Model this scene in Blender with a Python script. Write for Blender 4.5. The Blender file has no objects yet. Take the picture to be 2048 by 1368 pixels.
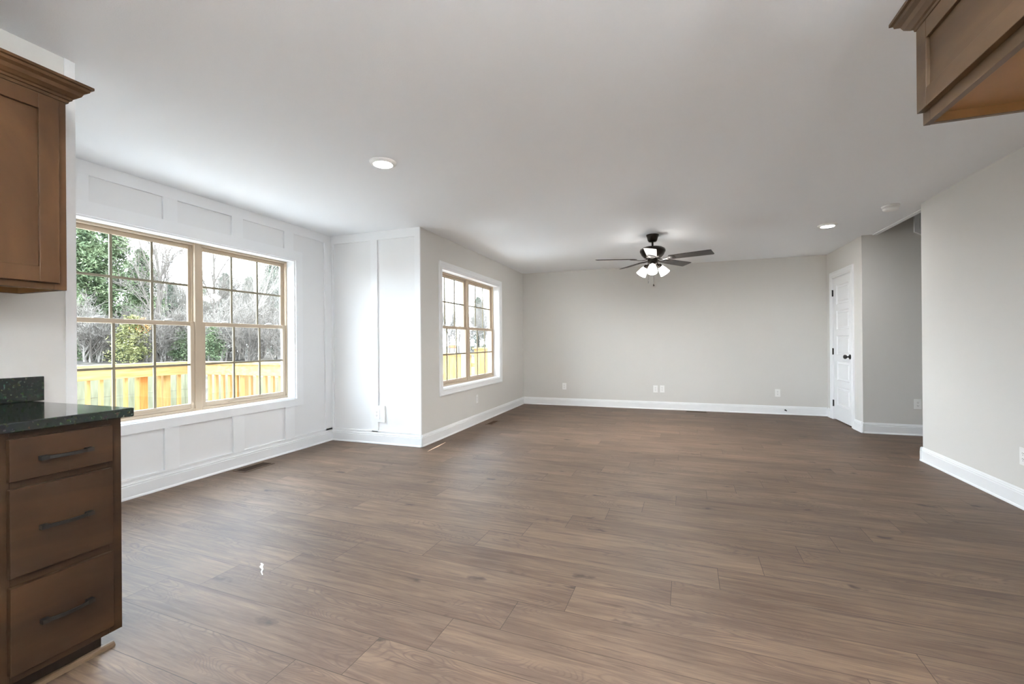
import bpy, bmesh, math, random
from mathutils import Vector, Matrix
PI = math.pi
sc = bpy.context.scene
col = sc.collection

# ------------------------------------------------------------------ camera
FPX, YAW, PIT, ROLL, CH = 886.64, .3436, .0008, -.0079, 1.1529
F = Vector((-math.sin(YAW)*math.cos(PIT), math.cos(YAW)*math.cos(PIT), math.sin(PIT)))
R0 = Vector((math.cos(YAW), math.sin(YAW), 0)); U0 = R0.cross(F)
CR = R0*math.cos(ROLL) + U0*math.sin(ROLL); CU = U0*math.cos(ROLL) - R0*math.sin(ROLL)
cam_d = bpy.data.cameras.new('camera'); cam = bpy.data.objects.new('camera', cam_d); col.objects.link(cam)
cam_d.sensor_width = 36; cam_d.lens = FPX/2048*36; cam_d.clip_start = .05; cam_d.clip_end = 400
m = Matrix((CR, CU, -F)).transposed().to_4x4(); m.translation = (0, 0, CH); cam.matrix_world = m
sc.camera = cam

# ------------------------------------------------------------------ world, sun, exposure
sc.view_settings.view_transform = 'Standard'; sc.view_settings.look = 'None'
sc.view_settings.gamma = 1; sc.view_settings.use_curve_mapping = False
sc.view_settings.exposure = 2.36
SKY = 3.9
w = bpy.data.worlds.new('sky'); sc.world = w; w.use_nodes = True
nt = w.node_tree; N = nt.nodes; L = nt.links
bg = N['Background']; bg.inputs['Strength'].default_value = SKY
tc = N.new('ShaderNodeTexCoord'); sp = N.new('ShaderNodeSeparateXYZ'); L.new(tc.outputs['Generated'], sp.inputs[0])
rp = N.new('ShaderNodeValToRGB'); L.new(sp.outputs['Z'], rp.inputs[0])
rp.color_ramp.elements[0].position = .0; rp.color_ramp.elements[0].color = (.76, .86, 1.0, 1)
rp.color_ramp.elements[1].position = .6; rp.color_ramp.elements[1].color = (.58, .77, 1.0, 1)
nz = N.new('ShaderNodeTexNoise'); nz.inputs['Scale'].default_value = 3; nz.inputs['Detail'].default_value = 5
L.new(tc.outputs['Generated'], nz.inputs[0])
mx = N.new('ShaderNodeMix'); mx.data_type = 'RGBA'; L.new(nz.outputs['Fac'], mx.inputs[0])
L.new(rp.outputs[0], mx.inputs[6]); mx.inputs[7].default_value = (.90, .95, 1.0, 1)
L.new(mx.outputs[2], bg.inputs['Color'])

sun_d = bpy.data.lights.new('sun', 'SUN'); sun = bpy.data.objects.new('sun', sun_d); col.objects.link(sun)
sun_d.energy = 4.6; sun_d.angle = .02; sun_d.color = (1, .97, .92)
sun.rotation_euler = Vector((.13, -1, -.95)).to_track_quat('-Z', 'Y').to_euler()
sc.cycles.max_bounces = 14; sc.cycles.diffuse_bounces = 9; sc.cycles.transparent_max_bounces = 16

# ------------------------------------------------------------------ material helpers
def lin(c):
    return tuple(((v/255)/12.92 if v/255 <= .04045 else ((v/255+.055)/1.055)**2.4) for v in c) + (1,)
def mat(name, c, rough=.5, spec=.5, metal=0):
    m = bpy.data.materials.new(name); m.use_nodes = True
    b = m.node_tree.nodes['Principled BSDF']
    b.inputs['Base Color'].default_value = c if len(c) == 4 else tuple(c)+(1,)
    b.inputs['Roughness'].default_value = rough; b.inputs['Specular IOR Level'].default_value = spec
    b.inputs['Metallic'].default_value = metal
    return m
def nodes(m): return m.node_tree.nodes, m.node_tree.links, m.node_tree.nodes['Principled BSDF']
def bump(m, scale, strength, dist=.002, vec=None):
    n, l, b = nodes(m)
    t = n.new('ShaderNodeTexCoord'); x = n.new('ShaderNodeTexNoise'); x.inputs['Scale'].default_value = scale
    x.inputs['Detail'].default_value = 3
    l.new(t.outputs['Object'], x.inputs[0]); bp = n.new('ShaderNodeBump')
    bp.inputs['Strength'].default_value = strength; bp.inputs['Distance'].default_value = dist
    l.new(x.outputs[0], bp.inputs['Height']); l.new(bp.outputs[0], b.inputs['Normal'])
    return m
def grained(m, c1, c2, stretch, scale=6, detail=6, c3=None, rough=None):
    """two-tone wood grain: noise stretched along one axis"""
    n, l, b = nodes(m)
    t = n.new('ShaderNodeTexCoord'); mp = n.new('ShaderNodeMapping'); mp.inputs['Scale'].default_value = stretch
    l.new(t.outputs['Object'], mp.inputs[0]); x = n.new('ShaderNodeTexNoise')
    x.inputs['Scale'].default_value = scale; x.inputs['Detail'].default_value = detail; x.inputs['Distortion'].default_value = .6
    l.new(mp.outputs[0], x.inputs[0]); r = n.new('ShaderNodeValToRGB')
    r.color_ramp.elements[0].position = .32; r.color_ramp.elements[0].color = c1
    r.color_ramp.elements[1].position = .68; r.color_ramp.elements[1].color = c2
    if c3:
        e = r.color_ramp.elements.new(.5); e.color = c3
    l.new(x.outputs[0], r.inputs[0]); l.new(r.outputs[0], b.inputs['Base Color'])
    return m

M = {}
M['wall'] = bump(mat('greige_paint', (.67, .66, .635), .75, .25), 260, .12)
M['white_wall'] = bump(mat('white_wall_paint', (.82, .83, .84), .5, .35), 200, .05)
M['ceiling'] = bump(mat('ceiling_paint', (.87, .89, .915), .85, .2), 180, .25)
M['trim'] = mat('white_trim_paint', (.85, .865, .88), .38, .45)
M['tan'] = mat('tan_vinyl', lin((192, 175, 153)), .45, .4)
M['muntin'] = mat('grille_bar', lin((136, 128, 108)), .5, .4)
M['outer'] = mat('outer_cream_trim', lin((232, 218, 196)), .6, .3)
M['black'] = mat('oil_rubbed_bronze', (.012, .011, .010), .35, .5, .3)
M['bronze'] = mat('dark_bronze', (.022, .016, .012), .3, .5, .6)
M['plate'] = mat('white_plastic', (.88, .88, .87), .35, .45)
M['slot'] = mat('dark_slot', (.05, .05, .05), .6)
M['vent'] = mat('brown_register', lin((92, 72, 55)), .5, .4)
M['ventdark'] = mat('register_dark', lin((22, 15, 11)), .7, .2)
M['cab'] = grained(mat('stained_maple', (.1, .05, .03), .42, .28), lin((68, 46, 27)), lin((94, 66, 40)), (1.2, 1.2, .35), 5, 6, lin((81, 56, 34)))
M['cab_glare'] = grained(mat('glare_lit_maple', (.1, .05, .03), .42, .35), lin((84, 64, 44)), lin((110, 86, 62)), (1.2, .35, 1.2), 5, 6, lin((97, 75, 52)))  # same maple finish, lightened to put the window glare into its colour
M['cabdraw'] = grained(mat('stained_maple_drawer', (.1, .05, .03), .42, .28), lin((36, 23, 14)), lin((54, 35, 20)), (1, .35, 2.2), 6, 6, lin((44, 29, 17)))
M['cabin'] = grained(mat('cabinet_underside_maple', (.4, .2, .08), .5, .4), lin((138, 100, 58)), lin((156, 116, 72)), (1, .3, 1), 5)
M['toe'] = mat('toe_kick_brown', lin((38, 27, 19)), .6, .3)
M['blade'] = grained(mat('dark_walnut_blade', (.03, .02, .02), .45, .4), lin((50, 46, 44)), lin((70, 64, 60)), (1, 6, 1), 6)
def granite():
    m = mat('dark_green_granite', (.02, .03, .02), .08, .6); n, l, b = nodes(m)
    t = n.new('ShaderNodeTexCoord'); x = n.new('ShaderNodeTexNoise'); x.inputs['Scale'].default_value = 80; x.inputs['Detail'].default_value = 10
    v = n.new('ShaderNodeTexVoronoi'); v.inputs['Scale'].default_value = 120
    l.new(t.outputs['Object'], x.inputs[0]); l.new(t.outputs['Object'], v.inputs[0])
    r = n.new('ShaderNodeValToRGB'); e = r.color_ramp.elements
    e[0].position = .38; e[0].color = (.006, .008, .006, 1); e[1].position = .72; e[1].color = (.065, .075, .035, 1)
    q = e.new(.55); q.color = (.014, .022, .017, 1)
    l.new(x.outputs[0], r.inputs[0])
    k = n.new('ShaderNodeMix'); k.data_type = 'RGBA'; k.blend_type = 'MULTIPLY'; k.inputs[0].default_value = .7
    l.new(r.outputs[0], k.inputs[6]); l.new(v.outputs['Color'], k.inputs[7]); l.new(k.outputs[2], b.inputs['Base Color'])
    return m
M['granite'] = granite()
def glass():
    m = bpy.data.materials.new('window_glass'); m.use_nodes = True; n = m.node_tree.nodes; l = m.node_tree.links
    n.clear(); o = n.new('ShaderNodeOutputMaterial'); tr = n.new('ShaderNodeBsdfTransparent'); tr.inputs[0].default_value = (.93, .95, .945, 1)
    gl = n.new('ShaderNodeBsdfGlossy'); gl.inputs['Roughness'].default_value = .01
    fr = n.new('ShaderNodeFresnel'); fr.inputs[0].default_value = 1.5; mx = n.new('ShaderNodeMixShader')
    ge = n.new('ShaderNodeNewGeometry'); q1 = n.new('ShaderNodeMath'); q1.operation = 'SUBTRACT'; q1.inputs[0].default_value = 1; l.new(ge.outputs['Backfacing'], q1.inputs[1]); q2 = n.new('ShaderNodeMath'); q2.operation = 'MULTIPLY'; l.new(fr.outputs[0], q2.inputs[0]); l.new(q1.outputs[0], q2.inputs[1])
    l.new(q2.outputs[0], mx.inputs[0]); l.new(tr.outputs[0], mx.inputs[1]); l.new(gl.outputs[0], mx.inputs[2]); l.new(mx.outputs[0], o.inputs[0])
    return m
M['glass'] = glass()
def emis(name, c, s):
    m = mat(name, c, .5); b = m.node_tree.nodes['Principled BSDF']
    b.inputs['Emission Color'].default_value = tuple(c[:3])+(1,); b.inputs['Emission Strength'].default_value = s
    return m
M['lens'] = emis('lit_lens', (1, .98, .96), 14)
M['shade'] = emis('lit_frosted_shade', (1, .96, .91), 4.5)

M['bulb'] = emis('lit_bulb', (1, .98, .95), 560)
M['fill_globe'] = emis('fill_globe_glow', (.93, .97, 1), 560)  # glow of the added uplights behind the camera

def floor_mat():
    m = mat('grey_brown_plank', (.3, .24, .2), .38, .33); n, l, b = nodes(m)
    def mth(op, a, c=None, d=None):
        q = n.new('ShaderNodeMath'); q.operation = op
        for i, v in enumerate((a, c, d)):
            if v is None: continue
            if isinstance(v, (int, float)): q.inputs[i].default_value = v
            else: l.new(v, q.inputs[i])
        return q.outputs[0]
    t = n.new('ShaderNodeTexCoord'); s = n.new('ShaderNodeSeparateXYZ'); l.new(t.outputs['Object'], s.inputs[0])
    X0, Y0 = s.outputs[0], s.outputs[1]
    Y = mth('ADD', Y0, mth('MULTIPLY', X0, .033)); X = mth('SUBTRACT', X0, mth('MULTIPLY', Y0, .033))
    W = .2095; LN = 1.27
    ry = mth('DIVIDE', mth('SUBTRACT', Y, 1.215), W); row = mth('FLOOR', ry); fy = mth('SUBTRACT', ry, row)
    off = mth('ADD', mth('MULTIPLY', row, .2105), mth('MULTIPLY', mth('GREATER_THAN', row, 3.5), .21))
    rx = mth('DIVIDE', mth('SUBTRACT', mth('ADD', X, 1.13), off), LN); cl = mth('FLOOR', rx); fx = mth('SUBTRACT', rx, cl)
    cv = n.new('ShaderNodeCombineXYZ'); l.new(row, cv.inputs[0]); l.new(cl, cv.inputs[1])
    wn = n.new('ShaderNodeTexWhiteNoise'); wn.noise_dimensions = '3D'; l.new(cv.outputs[0], wn.inputs[0])
    idr = wn.outputs['Value']
    # seams
    ey = mth('MULTIPLY', mth('MINIMUM', fy, mth('SUBTRACT', 1.0, fy)), W)
    ex = mth('MULTIPLY', mth('MINIMUM', fx, mth('SUBTRACT', 1.0, fx)), LN)
    seam = mth('LESS_THAN', mth('MINIMUM', ex, ey), .0014)
    # plank coordinates with a random shift per plank
    pc = n.new('ShaderNodeCombineXYZ'); l.new(mth('ADD', X, mth('MULTIPLY', idr, 37.0)), pc.inputs[0]); l.new(mth('ADD', Y, mth('MULTIPLY', idr, 91.0)), pc.inputs[1])
    def noise(sx, sy, scale, det, dist=0.0, rg=.5):
        mp = n.new('ShaderNodeMapping'); mp.inputs['Scale'].default_value = (sx, sy, 1); l.new(pc.outputs[0], mp.inputs[0])
        q = n.new('ShaderNodeTexNoise'); q.inputs['Scale'].default_value = scale; q.inputs['Detail'].default_value = det
        q.inputs['Distortion'].default_value = dist; q.inputs['Roughness'].default_value = rg; l.new(mp.outputs[0], q.inputs[0]); return q.outputs[0]
    big = noise(1, 3.2, 1.5, 3, .4)
    fine = noise(2.5, 46, 4, 6, .3, .65)
    streak = noise(.9, 13, 3.0, 5, .8, .6)
    ringn = noise(.8, 3.6, 2.1, 1.5, .5)
    rings = mth('SINE', mth('MULTIPLY', ringn, 190.0)); rings = mth('POWER', mth('MULTIPLY', mth('ADD', rings, 1.0), .5), 4.0)
    rmask = n.new('ShaderNodeValToRGB'); rmask.color_ramp.elements[0].position = .47; rmask.color_ramp.elements[1].position = .58
    l.new(noise(1, 2.4, 1.35, 2, .2), rmask.inputs[0]); rings = mth('MULTIPLY', rings, rmask.outputs[0])
    # knots
    vm = n.new('ShaderNodeMapping'); vm.inputs['Scale'].default_value = (2.3, 6.5, 1); l.new(pc.outputs[0], vm.inputs[0])
    vd = n.new('ShaderNodeVectorMath'); vd.operation = 'ADD'
    nd = n.new('ShaderNodeTexNoise'); nd.inputs['Scale'].default_value = 14; l.new(pc.outputs[0], nd.inputs[0])
    ns = n.new('ShaderNodeVectorMath'); ns.operation = 'SCALE'; ns.inputs[3].default_value = .42; l.new(nd.outputs['Color'], ns.inputs[0])
    l.new(vm.outputs[0], vd.inputs[0]); l.new(ns.outputs[0], vd.inputs[1])
    vo = n.new('ShaderNodeTexVoronoi'); vo.inputs['Scale'].default_value = 1.0; vo.inputs['Randomness'].default_value = 1; l.new(vd.outputs[0], vo.inputs[0])
    kr = n.new('ShaderNodeMapRange'); kr.inputs[1].default_value = .16; kr.inputs[2].default_value = .05; l.new(vo.outputs['Distance'], kr.inputs[0])
    ksel = n.new('ShaderNodeSeparateColor'); l.new(vo.outputs['Color'], ksel.inputs[0])
    knot = mth('MULTIPLY', kr.outputs[0], mth('GREATER_THAN', ksel.outputs[0], .38)); knot = mth('MULTIPLY', knot, mth('ADD', .55, fine))
    # colour
    r = n.new('ShaderNodeValToRGB'); e = r.color_ramp.elements
    e[0].position = .36; e[0].color = lin((74, 54, 40)); e[1].position = .64; e[1].color = lin((130, 107, 87))
    q = e.new(.5); q.color = lin((102, 82, 65))
    v = mth('ADD', mth('MULTIPLY', big, .32), mth('ADD', mth('MULTIPLY', streak, .42), mth('MULTIPLY', fine, .26)))
    v = mth('ADD', v, mth('MULTIPLY', mth('SUBTRACT', idr, .5), .07))
    l.new(v, r.inputs[0])
    def dark(src, fac, c):
        k = n.new('ShaderNodeMix'); k.data_type = 'RGBA'; l.new(fac, k.inputs[0]); l.new(src, k.inputs[6]); k.inputs[7].default_value = c; return k.outputs[2]
    c = r.outputs[0]
    hue = n.new('ShaderNodeMix'); hue.data_type = 'RGBA'; l.new(mth('MULTIPLY', noise(.6, 2, 1.2, 2), .35), hue.inputs[0]); l.new(c, hue.inputs[6]); hue.inputs[7].default_value = lin((106, 94, 86)); c = hue.outputs[2]
    c = dark(c, mth('MULTIPLY', rings, .62), lin((80, 64, 56)))
    crk = n.new('ShaderNodeValToRGB'); crk.color_ramp.elements[0].position = .59; crk.color_ramp.elements[1].position = .72
    l.new(noise(.8, 15, 2.6, 4, 1.4), crk.inputs[0])
    c = dark(c, mth('MULTIPLY', crk.outputs[0], .7), lin((66, 52, 44)))
    c = dark(c, mth('MULTIPLY', knot, .8), lin((48, 38, 33)))
    c = dark(c, mth('MULTIPLY', seam, .85), lin((46, 36, 30)))
    l.new(c, b.inputs['Base Color'])
    rr = mth('ADD', .44, mth('MULTIPLY', fine, .2)); l.new(rr, b.inputs['Roughness'])
    bp = n.new('ShaderNodeBump'); bp.inputs['Strength'].default_value = .25; bp.inputs['Distance'].default_value = .001
    l.new(mth('SUBTRACT', mth('SUBTRACT', fine, seam), mth('MULTIPLY', rings, .5)), bp.inputs['Height']); l.new(bp.outputs[0], b.inputs['Normal'])
    return m
M['floor'] = floor_mat()

# ------------------------------------------------------------------ mesh helpers
class MB:
    def __init__(s): s.v = []; s.f = []; s.sm = []
    def add(s, vs, fs, smooth=False):
        o = len(s.v); s.v += [tuple(v) for v in vs]; s.f += [tuple(o+i for i in f) for f in fs]; s.sm += [smooth]*len(fs); return s
    def box(s, x0, x1, y0, y1, z0, z1):
        x0, x1 = sorted((x0, x1)); y0, y1 = sorted((y0, y1)); z0, z1 = sorted((z0, z1))
        return s.add([(x0,y0,z0),(x1,y0,z0),(x1,y1,z0),(x0,y1,z0),(x0,y0,z1),(x1,y0,z1),(x1,y1,z1),(x0,y1,z1)],
                     [(3,2,1,0),(4,5,6,7),(0,1,5,4),(1,2,6,5),(2,3,7,6),(3,0,4,7)])
    def prism(s, prof, a, b, ux, uy):
        """profile (list of 2D) swept from a to b; ux, uy axes of the profile"""
        a, b, ux, uy = Vector(a), Vector(b), Vector(ux), Vector(uy); k = len(prof)
        vs = [a+ux*p[0]+uy*p[1] for p in prof] + [b+ux*p[0]+uy*p[1] for p in prof]
        return s.add(vs, [tuple(reversed(range(k))), tuple(range(k, 2*k))] + [(i, (i+1) % k, k+(i+1) % k, k+i) for i in range(k)])
    def lathe(s, prof, c, axis=(0, 0, 1), n=32, smooth=True, a0=0):
        ax = Vector(axis).normalized(); u = ax.orthogonal().normalized(); v = ax.cross(u); c = Vector(c); k = len(prof)
        vs = [c + ax*h + (u*math.cos(2*PI*i/n+a0) + v*math.sin(2*PI*i/n+a0))*r for i in range(n) for r, h in prof]
        fs = [(i*k+j, ((i+1) % n)*k+j, ((i+1) % n)*k+j+1, i*k+j+1) for i in range(n) for j in range(k-1)]
        return s.add(vs, fs, smooth)
    def tube(s, pts, rad, n=8, smooth=True, squash=None):
        pts = [Vector(p) for p in pts]; k = len(pts); rad = rad if isinstance(rad, (list, tuple)) else [rad]*k
        vs = []; up = None
        for i, p in enumerate(pts):
            t = (pts[min(i+1, k-1)] - pts[max(i-1, 0)]).normalized()
            u = t.cross(Vector((0, 0, 1)));
            if u.length < .1: u = t.cross(Vector((1, 0, 0)))
            u.normalize(); q = u.cross(t)
            for j in range(n):
                a = 2*PI*j/n; vs.append(p + (u*math.cos(a) + q*math.sin(a)*(squash or 1))*rad[i])
        fs = [(i*n+j, i*n+(j+1) % n, (i+1)*n+(j+1) % n, (i+1)*n+j) for i in range(k-1) for j in range(n)]
        fs += [tuple(reversed(range(n))), tuple((k-1)*n+j for j in range(n))]
        return s.add(vs, fs, smooth)
    def build(s, name, m, parent=None, bevel=0, seg=2, loc=None):
        me = bpy.data.meshes.new(name); me.from_pydata(s.v, [], s.f)
        bm = bmesh.new(); bm.from_mesh(me); bmesh.ops.recalc_face_normals(bm, faces=bm.faces); bm.to_mesh(me); bm.free()
        me.polygons.foreach_set('use_smooth', s.sm); me.materials.append(m)
        o = bpy.data.objects.new(name, me); col.objects.link(o)
        if parent: o.parent = parent; o.matrix_parent_inverse = Matrix.Translation(-parent.location) if not parent.parent and parent.rotation_euler.z == 0 else Matrix()
        if bevel:
            b = o.modifiers.new('bevel', 'BEVEL'); b.width = bevel; b.segments = seg; b.limit_method = 'ANGLE'; b.angle_limit = .7
        return o
def tag(o, label=None, cat=None, group=None, kind=None):
    for k, v in (('label', label), ('category', cat), ('group', group), ('kind', kind)):
        if v: o[k] = v
    return o
def struct(name, mb, m, bevel=0, parent=None):
    o = mb.build(name, m, parent, bevel); o['kind'] = 'structure'; return o
def empty(name, loc=(0, 0, 0), rz=0, label=None, cat=None, group=None, kind=None):
    o = bpy.data.objects.new(name, None); col.objects.link(o); o.location = loc; o.rotation_euler = (0, 0, rz)
    o.empty_display_size = .1; return tag(o, label, cat, group, kind)
def copy_tree(o, parent=None):
    c = o.copy(); col.objects.link(c)
    if parent: c.parent = parent
    for ch in list(o.children): copy_tree(ch, c)
    return c
bx = lambda *a: MB().box(*a)

# ------------------------------------------------------------------ the room shell
H = 2.44
XL, XB, XD, XR = -3.842, -2.608, 2.230, 2.238      # dining window wall, living window wall, closet wall, right wall
YJ, YF, YE, YH = 4.295, 7.908, 6.613, 5.252         # return wall, far wall, hall wall, end of the right wall
XK, YK = -2.545, 1.213                              # kitchen wall
YB = -3.0; T = .16
struct('floor', MB().box(-4.0, 3.6, YB-.1, 8.06, -.06, 0), M['floor'])
cl = MB().box(-4.0, 2.39, YB-.1, 8.06, H, H+.25).box(2.39, 3.6, YB-.1, 3.6, H, H+.25).box(2.39, 3.6, YE+.12, 8.06, H, H+.25)
struct('ceiling', cl, M['ceiling'])
def wall_x(name, x, y0, y1, out, m, hole=None, z1=H, t=T):
    """wall with its face at x, thickness towards out (-1/+1)"""
    a, b = x, x+out*t; mb = MB()
    if hole:
        h0, h1, g0, g1 = hole
        mb.box(a, b, y0, h0, 0, z1).box(a, b, h1, y1, 0, z1).box(a, b, h0, h1, g1, z1)
        if g0 > 0: mb.box(a, b, h0, h1, 0, g0)
    else: mb.box(a, b, y0, y1, 0, z1)
    return struct(name, mb, m)
W1 = (1.79, 3.745, .56, 2.062); W2 = (4.775, 6.69, .59, 2.064)
wall_x('wall_left', XL, YK-.14, YJ+T, -1, M['white_wall'], W1)
struct('wall_return', bx(XL, XB-.0005, YJ, YJ+T, 0, H), M['white_wall'])
wall_x('wall_living', XB, YJ+.0005, YF+T, -1, M['wall'], W2)
struct('wall_far', bx(XB, XD+.14, YF, YF+T, 0, H), M['wall'])
wall_x('wall_closet', XD, YE, YF, 1, M['wall'], (6.935, 7.672, 0, 2.055), t=.12)
struct('wall_hall', bx(XD+.12, 3.6, YE, YE+.12, 0, 4.9).box(XD, XD+.12, YE, YE+.001, 0, .001), M['wall'])
struct('wall_right', bx(XR, XR+.115, 1.745, YH, 0, H), M['wall'])
struct('wall_kitchen', bx(XK, XK-.14, YB, YK-.0005, 0, H), M['wall'])
struct('wall_kitchen_return', bx(XL+.0, XK-.14, YK-.14, YK-.0005, 0, H), M['white_wall'])
struct('wall_pantry', bx(1.375, 1.49, YB, 1.745, 0, H).box(1.49, XR+.115, 1.63, 1.7449, 0, H), M['wall'])
struct('wall_back', bx(XK-.14, 1.49, YB-.12, YB, 0, H), M['wall'])
# stairwell to the upper floor behind the right wall
struct('wall_stairwell', bx(3.5, 3.62, 1.63, YE, 0, 4.9).box(2.355, 3.5, 1.63, 1.745, 0, 4.9), M['wall'])
struct('wall_stairwell_upper', bx(2.27, 2.389, 3.6, YE, H+.251, 4.9).box(2.39, 3.5, 3.48, 3.6, H+.251, 4.9), M['wall'])
struct('ceiling_stairwell', bx(2.27, 3.62, 3.48, YE+.12, 4.9, 5.0), M['ceiling'])
# rooms beyond the closet wall
struct('wall_closet_inner', bx(3.3, 3.4, YE+.12, YF+T, 0, H), M['wall'])
struct('wall_closet_far', bx(XD+.14, 3.3, YF, YF+T, 0, H), M['wall'])

# baseboards: a board, an eased cap and a shoe strip
BP = [(0, 0), (.019, 0), (.019, .008), (.015, .016), (.012, .018), (.013, .096), (.007, .099), (.007, .102), (.011, .104), (.011, .111), (.006, .116), (.006, .122), (.003, .128), (.002, .133), (0, .133)]
def base(name, a, b, nrm):
    mb = MB(); mb.prism(BP, a, b, nrm, (0, 0, 1)); return struct(name, mb, M['trim'])
base('baseboard_left', (XL+.008, YK, 0), (XL+.008, YJ, 0), (1, 0, 0))
base('baseboard_return', (XL+.021, YJ-.008, 0), (XB+.019, YJ-.008, 0), (0, -1, 0))
base('baseboard_living', (XB, YJ-.027, 0), (XB, YF, 0), (1, 0, 0))
base('baseboard_far', (XB+.013, YF, 0), (XD-.013, YF, 0), (0, -1, 0))
base('baseboard_closet', (XD, YE-.019, 0), (XD, 6.866, 0), (-1, 0, 0))
base('baseboard_closet_far', (XD, 7.745, 0), (XD, YF, 0), (-1, 0, 0))
base('baseboard_hall', (XD-.019, YE, 0), (3.5, YE, 0), (0, -1, 0))
base('baseboard_right', (XR, 1.745, 0), (XR, YH+.019, 0), (-1, 0, 0))
base('baseboard_right_end', (XR-.019, YH, 0), (XR+.137, YH, 0), (0, 1, 0))

# board-and-batten on the dining wall (stiles, rails, window casing) and on its return
t = .018; a, b = XL, XL+t; mb = MB()
mb.box(a, a+.0079, YK, YJ, 0, .134); mb.box(a, b, YK, YJ, 2.345, H); mb.box(a, b, 1.33, 3.834, W1[3], 2.163); mb.box(a, b, 1.33, 3.834, .485, W1[2])
mb.box(a, b, W1[1], 3.834, W1[2], W1[3]); mb.box(a, b, 1.70, W1[0], W1[2], W1[3])
for y0, y1 in ((1.22, 1.33), (1.812, 1.924), (2.407, 2.518), (3.0, 3.113), (3.592, 3.713)):
    mb.box(a, b, y0, y1, 2.163, 2.345); mb.box(a, b, y0, y1, .152, .485)
mb.box(a, b, 4.172, YJ, .133, 2.345)
mb.box(a, b, YK, 1.33, .133, 2.345); mb.box(a, b, YK, YJ, .133, .152)
struct('trim_1', mb, M['trim'], .0008)
mb = MB(); a, b = YJ-t, YJ
mb.box(XL+.0081, XB+.003, b-.0079, b, 0, .134); mb.box(XL+t, XB+.003, a, b, 2.342, H); mb.box(XL+t, -3.80, a, b, .133, 2.342); mb.box(-2.675, XB+.003, a, b, .133, 2.342)
mb.box(-3.262, -3.172, a, b, .133, .25); mb.box(-3.262, -3.172, a, b, .437, 2.342); mb.box(-3.28, -3.083, a, b, .25, .437)
mb.box(-3.80, -2.675, a, b, .133, .146)
struct('trim_2', mb, M['trim'], .0008)
# white edge board where the kitchen wall ends
struct('trim_3', bx(XK, XK-.14, YK-.0004, YK+.02, 0, H).box(XK, XK+.003, YK-.02, YK, .0, H), M['white_wall'])
struct('trim_4', bx(2.3395, 2.39, 3.6, YE, H-.008, H), M['ceiling'])

# white framed panel high on the stairwell wall
mb = MB(); mb.prism([(2.745, 2.43), (2.79, 2.405), (2.79, 3.3), (2.745, 3.3)], (0, YE, 0), (0, YE-.03, 0), (1, 0, 0), (0, 0, 1))
mb.prism([(2.79, 2.405), (3.4, 2.06), (3.4, 2.11), (2.79, 2.455)], (0, YE, 0), (0, YE-.03, 0), (1, 0, 0), (0, 0, 1))
mb.prism([(2.80, 2.45), (3.4, 2.11), (3.4, 3.3), (2.80, 3.3)], (0, YE, 0), (0, YE-.012, 0), (1, 0, 0), (0, 0, 1))
struct('trim_5', mb, M['trim'])

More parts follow.
